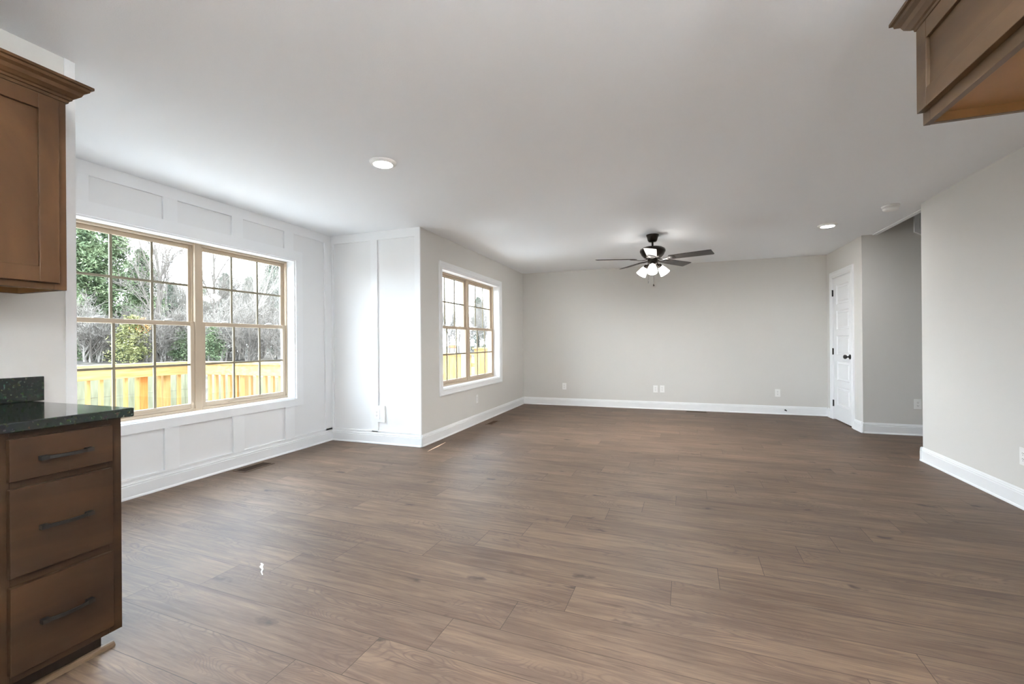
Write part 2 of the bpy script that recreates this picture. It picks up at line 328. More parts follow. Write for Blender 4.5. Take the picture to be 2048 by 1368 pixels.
# ------------------------------------------------------------------ windows
def window(name, x, hole, seams=None):
    y0, y1, z0, z1 = hole; ym = (y0+y1)/2
    fi, fo = x-.10, x-.175      # interior and exterior faces of the vinyl frame
    mb = MB()
    for p, q in ((y0, y0+.028), (y1-.028, y1), (ym-.03, ym+.03)): mb.box(fi, fo, p, q, z0, z1)
    for p, q in ((y0+.028, ym-.03), (ym+.03, y1-.028)):
        mb.box(fi, fo, p, q, z0, z0+.035).box(fi, fo, p, q, z1-.03, z1)
        mb.box(fi-.028, fi-.034, p, p+.014, z0+.035, z1-.03).box(fi-.028, fi-.034, q-.014, q, z0+.035, z1-.03)
    root = struct(name, mb, M['tan'], .003)
    # painted jamb liner and sill
    j = MB(); e = .012
    j.box(x+.001, fi, y0, y0+e, z0, z1).box(x+.001, fi, y1-e, y1, z0, z1).box(x+.001, fi, y0+e, y1-e, z1-e, z1).box(x+.001, fi, y0+e, y1-e, z0, z0+e)
    j.build('jamb_liner', M['trim'], root)
    zm = (z0+z1)/2+.028
    for p, q in ((y0+.028, ym-.03), (ym+.03, y1-.028)):
        for low in (0, 1):
            a, b = (fi-.008, fi-.030) if low else (fi-.036, fi-.058)
            g0, g1 = (z0+.035, zm+.018) if low else (zm-.018, z1-.03)
            s = .036; rb = .045 if low else .034; rt = .036
            f = MB().box(a, b, p+.001, p+s, g0, g1).box(a, b, q-s, q-.001, g0, g1).box(a, b, p+s, q-s, g0, g0+rb).box(a, b, p+s, q-s, g1-rt, g1)
            so = f.build('sash', M['tan'], root, .003)
            c = (a+b)/2; zz = (g0+rb+g1-rt)/2; gy0, gy1 = p+s, q-s; d = (gy1-gy0)/3
            mm = MB()
            for k in (1, 2): mm.box(c+.006, c-.006, gy0+d*k-.009, gy0+d*k+.009, g0+rb, g1-rt)
            mm.box(c+.0055, c-.0055, gy0, gy1, zz-.009, zz+.009)
            mm.build('muntin_grid', M['muntin'], so)
            MB().box(c-.0005, c+.0005, gy0-.004, gy1+.004, g0+rb-.004, g1-rt+.004).build('pane', M['glass'], so)
            if low:
                for yy in (p+.22, q-.22):
                    MB().box(a+.004, a-.016, yy-.03, yy+.03, g1, g1+.006).tube([(a-.004, yy-.018, g1+.01), (a+.002, yy+.005, g1+.013), (a+.012, yy+.03, g1+.013)], .006, 8, squash=.7).build('sash_lock', M['plate'], so)
                MB().box(a+.010, a, p+.25, q-.25, g0+.012, g0+.02).build('lift_rail', M['tan'], so, .002)
    # exterior casing
    oc = MB(); ex0, ex1 = fo, fo-.03; k = .06
    oc.box(ex0, ex1, y0-k, y0+.004, z0-k, z1+k).box(ex0, ex1, y1-.004, y1+k, z0-k, z1+k).box(ex0, ex1, y0+.004, y1-.004, z1-.004, z1+k).box(ex0, ex1, y0+.004, y1-.004, z0-k, z0+.004).box(ex0, ex1, ym-.025, ym+.025, z0, z1)
    oc.build('outer_casing', M['outer'], root)
    return root
w1 = window('window_1', XL, W1)
w2 = window('window_2', XB, W2)
# profiled picture-frame casing round window 2
CP = [(0, 0), (.082, 0), (.082, .018), (.070, .020), (.060, .014), (.024, .012), (.016, .016), (.004, .012), (0, .008)]
def frame_casing(nm, parent, x, nrm, y0, y1, z0, z1, bottom=True, m='trim', mat_y=1):
    mb = MB(); k = .082; pr = [(p[0], p[1]) for p in CP]; vs = []; n = len(pr)
    cs = [(y0, z0, -1, -1), (y0, z1, -1, 1), (y1, z1, 1, 1), (y1, z0, 1, -1)]
    for i, (cy, cz, sy, sz) in enumerate(cs):
        for p in pr:
            zz = cz+sz*p[0] if (bottom or sz > 0) else cz
            vs.append((x+nrm*p[1], cy+sy*p[0], zz))
    fs = []
    segs = [(0, 1), (1, 2), (2, 3)] + ([(3, 0)] if bottom else [])
    for i, j in segs:
        for q in range(n): fs.append((i*n+q, i*n+(q+1) % n, j*n+(q+1) % n, j*n+q))
    if not bottom: fs += [tuple(range(n)), tuple(3*n+q for q in range(n))]
    mb.add(vs, fs); return mb.build(nm, M[m], parent)
frame_casing('casing', w2, XB, 1, W2[0]+.004, W2[1]-.004, W2[2]+.004, W2[3]-.004)

# ------------------------------------------------------------------ closet door
DY0, DY1, DZ = 6.952, 7.655, 2.04
d = empty('door_1', (XD, (DY0+DY1)/2, 0), kind='structure')
frame_casing('casing', d, XD, -1, 6.948, 7.662, 0, 2.047, False)
MB().box(XD, XD+.12, 6.935, 6.948, 0, 2.055).box(XD, XD+.12, 7.66, 7.672, 0, 2.055).box(XD, XD+.12, 6.948, 7.66, 2.043, 2.055).build('jamb', M['trim'], d)
leaf = MB(); x0, x1 = XD+.006, XD+.042; st = .115; ph = .275; gp = .085
py0, py1 = DY0+st, DY1-st
zs = [1.93-(ph+gp)*i for i in range(5)]
leaf.box(x0, x1, DY0, py0, .012, DZ).box(x0, x1, py1, DY1, .012, DZ)
prev = DZ
for zt in zs:
    leaf.box(x0, x1, py0, py1, zt, prev); prev = zt-ph
leaf.box(x0, x1, py0, py1, .012, prev)
lf = leaf.build('door_leaf', M['trim'], d)
for zt in zs:
    zb = zt-ph; q = MB(); i1, i2, dp = .012, .035, .009
    o4 = [(x0, py0, zb), (x0, py1, zb), (x0, py1, zt), (x0, py0, zt)]
    g = lambda k, dx: [(x0+dx, py0+k, zb+k), (x0+dx, py1-k, zb+k), (x0+dx, py1-k, zt-k), (x0+dx, py0+k, zt-k)]
    vs = o4+g(i1, .014)+g(i2, .013)+g(i2+.012, .003)
    fs = [(4*l+i, 4*l+(i+1) % 4, 4*l+4+(i+1) % 4, 4*l+4+i) for l in range(3) for i in range(4)]+[(12, 13, 14, 15)]
    q.add(vs, fs); q.build('raised_panel', M['trim'], lf)
for z in (.235, .985, 1.83):
    MB().box(XD-.004, XD+.006, DY1-.002, DY1+.012, z-.045, z+.045).tube([(XD-.006, DY1+.004, z-.047), (XD-.006, DY1+.004, z+.047)], .0065, 10).build('hinge', M['black'], d)
ky, kz = 7.03, .925
k = MB(); k.lathe([(0, 0), (.033, 0), (.033, .006), (.026, .012), (.011, .014), (.010, .032), (.016, .036), (.026, .046), (.029, .056), (.026, .068), (.016, .076), (0, .078)], (x0, ky, kz), (-1, 0, 0), 28)
k.build('door_knob', M['black'], d)

# ------------------------------------------------------------------ outlets, door stops, floor registers
def outlet(p, axis, label, block=False, kind='duplex', grp=None):
    """axis: unit normal out of the wall, x or y"""
    n = Vector(axis); s = Vector((-n.y, n.x, 0)); p = Vector(p)
    root = empty('wall_outlet', p, label=label, cat='outlet', group=grp)
    def bb(mb, w, h, d0, d1, cx=0, cz=0):
        c = p+s*cx+Vector((0, 0, cz)); q = [c+s*i*w/2+Vector((0, 0, j*h/2))+n*k for k in (d0, d1) for i, j in ((-1, -1), (1, -1), (1, 1), (-1, 1))]
        mb.add(q, [(0, 1, 2, 3), (4, 5, 6, 7), (0, 1, 5, 4), (1, 2, 6, 5), (2, 3, 7, 6), (3, 0, 4, 7)]); return mb
    bb(MB(), .072, .118, 0, .005).build('cover_plate', M['plate'], root, .0015)
    for cz in (-.0195, .0195):
        if kind == 'duplex':
            r = bb(MB(), .034, .028, .005, .0065, 0, cz).build('receptacle', M['plate'], root, .0012)
            sl = MB(); bb(sl, .0028, .009, .0062, .0069, -.0065, cz+.004); bb(sl, .0028, .0075, .0062, .0069, .0065, cz+.004); bb(sl, .005, .005, .0062, .0069, 0, cz-.008)
            sl.build('slots', M['slot'], r)
    return root
outlet((-1.825, YF, .348), (0, -1, 0), 'white outlet on the far wall nearest the corner by the windows')
outlet((-.248, YF, .343), (0, -1, 0), 'left one of the two side-by-side white outlets on the far wall')
outlet((-.140, YF, .346), (0, -1, 0), 'right one of the two side-by-side white outlets on the far wall')
outlet((1.566, YF, .331), (0, -1, 0), 'white outlet on the far wall near the closet door, above the black door stop')
outlet((2.772, YE, .377), (0, -1, 0), 'outlet in the grey shaded hall wall, half hidden behind the right wall edge')
outlet((XR, 3.975, .354), (-1, 0, 0), 'outlet low on the near right wall, cut by the photo edge')
outlet((XB, 5.782, .35), (1, 0, 0), 'white outlet under the smaller window on the grey wall')
outlet((-3.185, YJ-.018, .343), (0, -1, 0), 'white outlet on a square block in the white batten wall')
def door_stop(p, n, label):
    p, n = Vector(p), Vector(n); r = empty('door_stop', p, label=label, cat='door stop')
    MB().lathe([(0, 0), (.012, 0), (.012, .004), (.005, .007), (.0045, .06)], p, n, 14).build('rod', M['black'], r)
    MB().lathe([(.0045, .06), (.0085, .062), (.0085, .074), (.006, .078), (0, .078)], p, n, 14).build('tip', M['black'], r)
door_stop((1.665, YF-.013, .07), (0, -1, 0), 'small black door stop sticking out of the far baseboard')
door_stop((XL+.023, 2.045, .07), (1, 0, 0), 'small black door stop on the baseboard behind the drawer cabinet')
def register(cx, cy, lx, ly, label):
    r = empty('floor_vent', (cx, cy, 0), label=label, cat='floor vent')
    f = .018; x0, x1, y0, y1 = cx-lx/2, cx+lx/2, cy-ly/2, cy+ly/2
    MB().box(x0, x1, y0, y0+f, .0003, .005).box(x0, x1, y1-f, y1, .0003, .005).box(x0, x0+f, y0+f, y1-f, .0003, .005).box(x1-f, x1, y0+f, y1-f, .0003, .005).build('frame', M['vent'], r, .0015)
    MB().box(x0+f, x1-f, y0+f, y1-f, .0003, .001).build('opening', M['ventdark'], r)
    s = MB(); horiz = lx > ly; L_ = (lx if horiz else ly)-2*f; n_ = int(L_/.018)
    for i in range(1, n_):
        if horiz: s.box(x0+f+i*L_/n_-.0013, x0+f+i*L_/n_+.0013, y0+f, y1-f, .001, .0045)
        else: s.box(x0+f, x1-f, y0+f+i*L_/n_-.0013, y0+f+i*L_/n_+.0013, .001, .0045)
    s.build('louvers', M['vent'], r)
register(-3.687, 3.10, .15, .32, 'brown floor vent by the white paneled wall under the large window')
register(-2.415, 5.90, .11, .30, 'brown floor vent by the baseboard under the smaller window')
register(.385, 7.775, .33, .12, 'thin floor vent along the far wall baseboard')

# ------------------------------------------------------------------ ceiling fixtures
def can_light(x, y, label=None, grp=None, power=3):
    r = empty('ceiling_light', (x, y, H), label=label, cat='ceiling light', group=grp)
    MB().lathe([(.094, 0), (.094, -.005), (.088, -.012), (.074, -.019), (.066, -.019), (.066, -.014), (0, -.014)], (x, y, H), (0, 0, 1), 48).build('trim_ring', M['plate'], r)
    MB().lathe([(0, -.0195), (.05, -.0195), (.0655, -.0185), (.066, -.0145)], (x, y, H), (0, 0, 1), 48).build('lens', M['lens'], r)
    ld = bpy.data.lights.new('lamp', 'AREA'); ld.shape = 'DISK'; ld.size = .12; ld.energy = power; ld.color = (.93, .97, 1)
    lo = bpy.data.objects.new('lamp', ld); col.objects.link(lo); lo.parent = r; lo.location = (0, 0, -.021)
    return r
can_light(-1.915, 2.66, 'round lit ceiling light near the large window')
can_light(1.665, 5.87, 'round lit ceiling light near the closet door', power=1)
def fill_pendant(x, y, label):  # added unseen uplight, brightens the ceiling from behind the camera
    r = empty('added_fill_lamp', (x, y, H), label=label, cat='fill lamp', group='added fill lamps')
    MB().lathe([(0, H), (.06, H), (.055, H-.02), (0, H-.025)], (x, y, 0), (0, 0, 1), 24).build('canopy', M['bronze'], r)
    MB().lathe([(.004, H-.02), (.004, 1.98)], (x, y, 0), (0, 0, 1), 8).build('cord', M['bronze'], r)
    MB().lathe([(.0, 1.995), (.03, 1.99), (.03, 1.96), (0, 1.96)], (x, y, 0), (0, 0, 1), 20).build('socket', M['bronze'], r)
    MB().lathe([(.06, 1.80), (.12, 1.83), (.155, 1.90), (.165, 1.97), (.160, 1.97), (.150, 1.90), (.115, 1.84), (.06, 1.81), (0, 1.808), (0, 1.798), (.06, 1.80)], (x, y, 0), (0, 0, 1), 36).build('bowl', M['bronze'], r)
    MB().lathe([(.0, 1.975)]+[(.07*math.sin(PI*i/12), 1.905+.07*math.cos(PI*i/12)) for i in range(1, 12)]+[(0, 1.84)], (x, y, 0), (0, 0, 1), 28).build('globe', M['fill_globe'], r)
for px_ in (.2, .65, 1.1): fill_pendant(px_, -.6, 'added dark bowl fill lamp behind the camera, unseen')
fill_cans = [can_light(x, y, 'added round ceiling light behind the camera, unseen', 'added fill ceiling lights') for x, y in ((-1.3, -.4), (.2, -.4), (-1.3, -2.0), (.2, -2.0))]  # unseen ceiling lights added as fill behind the camera
sd = empty('smoke_detector', (2.0, 5.24, H), label='white round smoke detector on the ceiling by the stairwell edge', cat='smoke detector')
MB().lathe([(0, 0), (.070, 0), (.070, -.012), (.064, -.016), (0, -.016)], (2.0, 5.24, H), (0, 0, 1), 40).build('mounting_base', M['plate'], sd)
MB().lathe([(.060, -.016), (.060, -.022), (.064, -.024), (.060, -.042), (.045, -.052), (0, -.053)], (2.0, 5.24, H), (0, 0, 1), 40).build('housing', M['plate'], sd)
MB().lathe([(.0595, -.016), (.0595, -.0235)], (2.0, 5.24, H), (0, 0, 1), 40).build('sensor_slot', M['slot'], sd)

# ------------------------------------------------------------------ ceiling fan
FX, FY = -.197, 5.63
fan = empty('ceiling_fan', (FX, FY, H), label='dark five-blade ceiling fan with three lit frosted shades', cat='ceiling fan')
fc = (FX, FY, 0)
def fl(prof, nm, m, n=40, c=fc): return MB().lathe(prof, c, (0, 0, 1), n).build(nm, M[m], fan)
fl([(0, 2.44), (.074, 2.44), (.074, 2.432), (.066, 2.415), (.056, 2.375), (.045, 2.357), (.02, 2.352), (0, 2.352)], 'canopy', 'bronze')
fl([(.0115, 2.36), (.0115, 2.29)], 'downrod', 'bronze', 16)
fl([(.02, 2.305), (.03, 2.300), (.06, 2.297), (.11, 2.287), (.142, 2.268), (.149, 2.252), (.149, 2.235), (.142, 2.225), (.128, 2.195), (.10, 2.165), (.072, 2.15), (0, 2.15)], 'motor_housing', 'bronze', 56)
fl([(.0, 2.152), (.055, 2.152), (.060, 2.14), (.058, 2.10), (.05, 2.09), (.042, 2.075), (.02, 2.065), (0, 2.063)], 'switch_housing', 'bronze')
for i in range(5):
    an = math.radians(-90.5+72*i); ca, sa = math.cos(an), math.sin(an)
    pt = math.radians(12)
    def P(r, s, z=0): # radial, sideways, up; pitched about the radial axis
        zz = z*math.cos(pt) - s*math.sin(pt); ss = s*math.cos(pt) + z*math.sin(pt)
        return (FX+ca*r-sa*ss, FY+sa*r+ca*ss, 2.146+zz)
    bl = MB(); prof = [(.20, -.052), (.215, -.058), (.64, -.070), (.68, -.066), (.685, .062), (.672, .070), (.215, .058), (.20, .052)]
    k = len(prof); vs = [P(r, s, .003) for r, s in prof]+[P(r, s, -.003) for r, s in prof]
    bl.add(vs, [tuple(range(k)), tuple(reversed(range(k, 2*k)))]+[(q, (q+1) % k, k+(q+1) % k, k+q) for q in range(k)])
    bo = bl.build('blade', M['blade'], fan)
    ir = MB(); q = [(.07, -.014, -.002), (.12, -.012, -.012), (.17, -.020, -.012), (.20, -.040, -.006), (.26, -.044, -.0035), (.27, -.02, -.0035), (.27, .02, -.0035), (.26, .044, -.0035), (.20, .040, -.006), (.17, .020, -.012), (.12, .012, -.012), (.07, .014, -.002)]
    k = len(q); vs = [P(r, s, z) for r, s, z in q]+[P(r, s, z-.005) for r, s, z in q]
    rows = [(j, k-1-j) for j in range(k//2)]; fs = []
    for (u1, v1), (u2, v2) in zip(rows, rows[1:]): fs += [(u1, u2, v2, v1), (k+u1, k+v1, k+v2, k+u2)]
    fs += [(j, (j+1) % k, k+(j+1) % k, k+j) for j in range(k)]
    ir.add(vs, fs); ir.build('blade_iron', M['bronze'], bo)
ca0 = math.radians(-90)
for i in range(3):
    an = ca0+i*2*PI/3; dr = Vector((math.cos(an), math.sin(an), 0)); ax = (dr*.62+Vector((0, 0, -.78))).normalized()
    p0 = Vector((FX, FY, 2.085))+dr*.035; p1 = p0+dr*.045+Vector((0, 0, -.004))
    fit = MB().tube([p0, p0+dr*.03, p1], .009, 10)
    fit.lathe([(0, 0), (.022, 0), (.027, .012), (.029, .035), (0, .035)], p1, ax, 24)
    fo = fit.build('light_arm', M['bronze'], fan)
    sh = MB().lathe([(.027, .028), (.032, .04), (.045, .07), (.053, .105), (.060, .135), (.0575, .135), (.050, .105), (.042, .07), (.029, .04)], p1, ax, 36)
    sh.build('glass_shade', M['shade'], fo)
    MB().lathe([(0, .04), (.012, .045), (.024, .075), (.026, .095), (.018, .115), (0, .122)], p1, ax, 20).build('bulb', M['bulb'], fo)
for dx, dy, ln, nm in ((-.05, -.01, .2, 0), (.012, -.045, .235, 1)):
    c = MB().tube([(FX+dx, FY+dy, 2.085), (FX+dx, FY+dy, 2.085-ln)], .0014, 6).build('pull_chain', M['bronze'], fan)
    z = 2.085-ln
    pr = [(0, 0), (.003, -.002), (.0045, -.012), (.003, -.03), (0, -.032)] if nm == 0 else [(0, 0), (.003, -.004), (.009, -.020), (.0095, -.028), (.006, -.036), (0, -.038)]
    MB().lathe(pr, (FX+dx, FY+dy, z), (0, 0, 1), 14).build('pull', M['bronze'], c)

# ------------------------------------------------------------------ kitchen cabinets
CF = -1.915
bc = empty('base_cabinet', (-2.23, .88, 0), label='brown three-drawer base cabinet under the dark green counter end', cat='cabinet')
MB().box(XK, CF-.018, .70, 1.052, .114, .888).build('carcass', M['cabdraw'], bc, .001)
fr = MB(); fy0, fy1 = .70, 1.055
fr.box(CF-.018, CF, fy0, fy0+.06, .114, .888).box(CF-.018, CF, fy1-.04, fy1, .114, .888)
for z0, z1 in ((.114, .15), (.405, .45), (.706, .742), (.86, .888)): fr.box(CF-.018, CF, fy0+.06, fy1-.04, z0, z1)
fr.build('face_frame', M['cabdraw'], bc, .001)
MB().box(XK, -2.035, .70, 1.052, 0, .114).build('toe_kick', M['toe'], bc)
def pull(p0, p1, parent, out):
    a, b = Vector(p0), Vector(p1); o = Vector(out); mb = MB(); t_ = (b-a).normalized()
    n_ = 14; pts = [a.lerp(b, .1+.8*i/n_)+o*(.016+.010*math.sin(PI*i/n_)) for i in range(n_+1)]
    up = Vector((0, 0, .0055)); vs = []
    for p in pts: vs += [p-up-o*.002, p+up-o*.002, p+up+o*.002, p-up+o*.002]
    fs = [(4*i+j, 4*i+(j+1) % 4, 4*i+4+(j+1) % 4, 4*i+4+j) for i in range(n_) for j in range(4)]+[(0, 1, 2, 3), (4*n_, 4*n_+1, 4*n_+2, 4*n_+3)]
    mb.add(vs, fs)
    for c in (a.lerp(b, .0), a.lerp(b, .86)):
        e = c+(b-a)*.14
        q = [c-up*1.2, e-up*1.2, e+up*1.2, c+up*1.2]; mb.add([v for v in q]+[v+o*.02 for v in q], [(0, 1, 2, 3), (4, 5, 6, 7), (0, 1, 5, 4), (1, 2, 6, 5), (2, 3, 7, 6), (3, 0, 4, 7)])
    return mb.build('handle', M['black'], parent)
for z0, z1, hz, y0 in ((.737, .867, .797, 0), (.442, .713, .577, 0), (.143, .412, .277, 0)):
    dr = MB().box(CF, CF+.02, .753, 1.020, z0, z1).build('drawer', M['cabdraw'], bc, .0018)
    pull((CF+.02, .819, hz), (CF+.02, .955, hz), dr, (1, 0, 0))
sh = empty('shoe_molding', (-2.025, .7, 0), label='rounded brown shoe strip on the floor along the cabinet toe kick', cat='molding')
MB().prism([(0, .0005), (.018, .0005), (.0175, .007), (.014, .013), (.008, .017), (0, .018)], (-2.0345, .3, 0), (-2.0345, 1.088, 0), (1, 0, 0), (0, 0, 1)).build('strip', grained(mat('shoe_wood', (.2, .15, .1), .5), lin((104, 82, 60)), lin((128, 104, 80)), (1, .2, 1)), sh)
b2 = empty('base_cabinet', (-2.23, .2, 0), label='brown base cabinet beyond the photo left edge, beside the drawers', cat='cabinet')
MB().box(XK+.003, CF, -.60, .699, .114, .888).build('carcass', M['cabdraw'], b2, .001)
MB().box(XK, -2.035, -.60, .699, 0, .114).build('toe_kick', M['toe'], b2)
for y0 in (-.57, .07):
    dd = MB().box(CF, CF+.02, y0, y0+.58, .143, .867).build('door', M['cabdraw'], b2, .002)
    pull((CF+.02, y0+.50, .70), (CF+.02, y0+.50, .82), dd, (1, 0, 0))
ct = empty('countertop', (-2.2, .25, .889), label='polished dark green granite countertop with a low backsplash', cat='countertop')
MB().box(XK+.0005, CF+.03, -.6, 1.082, .8885, .921).build('slab', M['granite'], ct, .004)
MB().box(XK+.0005, XK+.02, -.6, 1.112, .9215, 1.024).build('backsplash', M['granite'], ct, .002)

def shaker_door(x0, x1, y0, y1, z0, z1, parent, st=.058, m='cab'):
    """x1 is the outer face"""
    s = 1 if x1 > x0 else -1; f = MB()
    f.box(x0, x1, y0, y0+st, z0, z1).box(x0, x1, y1-st, y1, z0, z1).box(x0, x1, y0+st, y1-st, z0, z0+st).box(x0, x1, y0+st, y1-st, z1-st, z1)
    dd = f.build('door', M[m], parent, .0015)
    p = MB(); xi = x1-s*.010; c = .006
    p.box(x0+s*.001, xi, y0+st-.001, y1-st+.001, z0+st-.001, z1-st+.001)
    p.build('center_panel', M[m], dd)
    return dd
CROWN = [(0, 0), (.006, 0), (.008, .010), (.014, .012), (.016, .020), (.022, .023), (.034, .034), (.040, .048), (.052, .056), (.054, .066), (.062, .068), (.062, .078), (0, .078)]
UF = -2.235
uc = empty('wall_cabinet', (-2.39, .7, 1.37), label='brown shaker wall cabinet with crown, hanging above the green counter', cat='cabinet')
MB().box(XK, UF-.018, .38, 1.050, 1.395, 2.13).box(XK, UF-.018, 1.036, 1.050, 1.37, 1.395).box(XK, XK+.016, .38, 1.036, 1.37, 1.395).box(XK, UF-.018, .38, .394, 1.37, 1.395).build('carcass', M['cab'], uc)
MB().box(XK+.016, UF-.018, .394, 1.0355, 1.392, 1.3948).box(XK+.016, UF-.018, 1.033, 1.0358, 1.371, 1.392).box(XK+.0162, XK+.018, .394, 1.033, 1.371, 1.392).build('underside', M['cabin'], uc)
fr = MB(); fr.box(UF-.018, UF, .38, .42, 1.37, 2.13).box(UF-.018, UF, 1.014, 1.053, 1.37, 2.13).box(UF-.018, UF, .42, 1.014, 1.37, 1.41).box(UF-.018, UF, .42, 1.014, 2.085, 2.13)
fr.build('face_frame', M['cab'], uc, .001)
shaker_door(UF, UF+.02, .42, 1.023, 1.394, 2.10, uc)
def crown(parent, x, s, y0, y1, z, m='cab'):
    mb = MB(); n = len(CROWN); vs = []
    for p in CROWN: vs.append((x+s*p[0], y0, z+p[1]))
    for p in CROWN: vs.append((x+s*p[0], y1+p[0], z+p[1]))
    for p in CROWN: vs.append((x-s*.31, y1+p[0], z+p[1]))
    fs = [(l*n+q, l*n+(q+1) % n, (l+1)*n+(q+1) % n, (l+1)*n+q) for l in (0, 1) for q in range(n)]+[tuple(range(n)), tuple(2*n+q for q in range(n))]
    mb.add(vs, fs); return mb.build('crown_molding', M[m], parent)
crown(uc, UF, 1, .38, 1.053, 2.108)

RF = .752
rc = empty('overhead_cabinet', (1.06, .9, 1.82), label='brown shaker cabinet overhead in the top right corner of the photo', cat='cabinet')
MB().box(RF+.018, 1.374, .40, 1.745, 1.852, 2.13).box(RF+.018, 1.374, 1.731, 1.745, 1.822, 1.852).box(1.358, 1.374, .40, 1.731, 1.822, 1.852).box(RF+.018, 1.358, .40, .414, 1.822, 1.852).build('carcass', M['cab_glare'], rc)
MB().box(RF+.018, 1.358, .414, 1.7305, 1.8485, 1.8518).box(RF+.018, 1.358, 1.728, 1.7308, 1.8235, 1.8485).build('underside', M['cabin'], rc)
fr = MB(); fr.box(RF+.018, RF, .40, .44, 1.822, 2.13).box(RF+.018, RF, 1.708, 1.748, 1.822, 2.13).box(RF+.018, RF, .44, 1.708, 1.822, 1.862).box(RF+.018, RF, .44, 1.708, 2.09, 2.13)
fr.build('face_frame', M['cab_glare'], rc, .001)
shaker_door(RF, RF-.02, 1.08, 1.738, 1.858, 2.118, rc, .055, 'cab_glare')
shaker_door(RF, RF-.02, .42, 1.075, 1.858, 2.118, rc, .055, 'cab_glare')
crown(rc, RF, -1, .40, 1.748, 2.118, m='cab_glare')

# small paint scrap on the planks
ps = MB(); pts = [(-2.038, 1.750), (-2.02, 1.742), (-2.006, 1.722), (-1.978, 1.706), (-1.96, 1.684), (-1.93, 1.664)]
wd = [.003, .006, .0075, .004, .003, .002]
vs = []
for (x, y), w_ in zip(pts, wd): vs += [(x-w_, y-w_*.4, .0006), (x+w_, y+w_*.4, .0006), (x+w_*.9, y+w_*.4, .002), (x-w_*.9, y-w_*.4, .002)]
ps.add(vs, [(4*i+j, 4*i+(j+1) % 4, 4*i+4+(j+1) % 4, 4*i+4+j) for i in range(5) for j in range(4)]+[(0, 1, 2, 3), (20, 21, 22, 23)])
tag(ps.build('caulk_scrap', M['plate']), 'tiny white curl of dried caulk on the planks near the cabinet', 'scrap')

sl = MB(); P_ = [(-2.440, 4.13, .0), (-2.447, 4.22, .006), (-2.452, 4.36, .009), (-2.457, 4.46, .006), (-2.462, 4.57, .0)]  # pale strip shaped and coloured as a streak of sunlight on the floor
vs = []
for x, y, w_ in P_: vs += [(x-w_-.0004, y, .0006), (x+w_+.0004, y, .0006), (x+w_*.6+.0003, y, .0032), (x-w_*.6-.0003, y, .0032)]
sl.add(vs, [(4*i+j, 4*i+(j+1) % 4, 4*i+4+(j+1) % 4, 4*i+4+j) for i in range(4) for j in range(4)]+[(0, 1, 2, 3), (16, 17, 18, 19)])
tag(sl.build('sunstreak_strip', mat('pale_sunstreak', lin((252, 226, 200)), .6, .2)), 'thin pale sliver modelled as a strip on the floor by the grey wall corner', 'sunstreak')

# ------------------------------------------------------------------ outdoors
exec_out = True
def wood_pine(nm, c1, c2, st):
    m = grained(mat(nm, c1, .7, .2), c1, c2, st, 5, 5); return m
M['pine'] = wood_pine('fresh_pine_vertical', lin((134, 100, 56)), lin((158, 126, 80)), (5, 5, .6))
M['pineh'] = wood_pine('fresh_pine_rail', lin((136, 104, 60)), lin((162, 132, 86)), (3, .5, 6))
M['pineo'] = wood_pine('orange_pine_post', lin((150, 92, 42)), lin((166, 114, 58)), (5, 5, .6))
M['pale'] = wood_pine('pale_treated_board', lin((100, 99, 78)), lin((120, 118, 96)), (5, 5, .6))
M['bounce_slab'] = mat('pale_bounce', (.62, .62, .62), .9, .1)
M['deck'] = wood_pine('grey_deck_board', lin((168, 168, 168)), lin((186, 186, 186)), (3, .5, 6))
rnd = random.Random(5)
def gz(x, y):
    d_ = max(math.hypot(x, y-2), -x*1.0)
    s = min(max((d_-8)/15, 0), 1); s = s*s*(3-2*s)
    return -.75 + 1.22*s + .06*math.sin(x*.9+y*.4)*s + .05*math.sin(y*1.3-x*.3)*s
g = MB(); nx, ny = 80, 80; vs = []
for i in range(nx):
    for j in range(ny):
        x = -4.05-(i/(nx-1))**1.5*80; y = -45+j/(ny-1)*125; vs.append((x, y, gz(x, y)))
g.add(vs, [(i*ny+j, i*ny+j+1, (i+1)*ny+j+1, (i+1)*ny+j) for i in range(nx-1) for j in range(ny-1)], True)
gm = mat('leaf_litter', (.1, .09, .07), .9, .1)
grained(gm, lin((22, 20, 18)), lin((84, 78, 70)), (1, 1, 1), 3.2, 10)
struct('ground', g, gm)
g = MB(); g.add([(-4.05, 8.07, -.75), (30, 8.07, -.75), (30, 80, .4), (-4.05, 80, .4)], [(0, 1, 2, 3)])
struct('ground_yard', g, gm)
struct('deck', bx(-6.5, -4.02, -.3, 4.42, -.1, -.06).box(-6.5, -6.46, -.3, 4.42, -.28, -.1), M['deck'])
struct('bounce_slab', bx(-8.8, -2.8, 4.6, 9.2, -.72, -.55), M['bounce_slab'])  # unseen pale slab added to bounce daylight through the smaller window
struct('deck_posts', bx(-6.45, -6.36, 4.3, 4.39, -.75, -.1).box(-6.45, -6.36, -.25, -.16, -.75, -.1), M['pineo'])
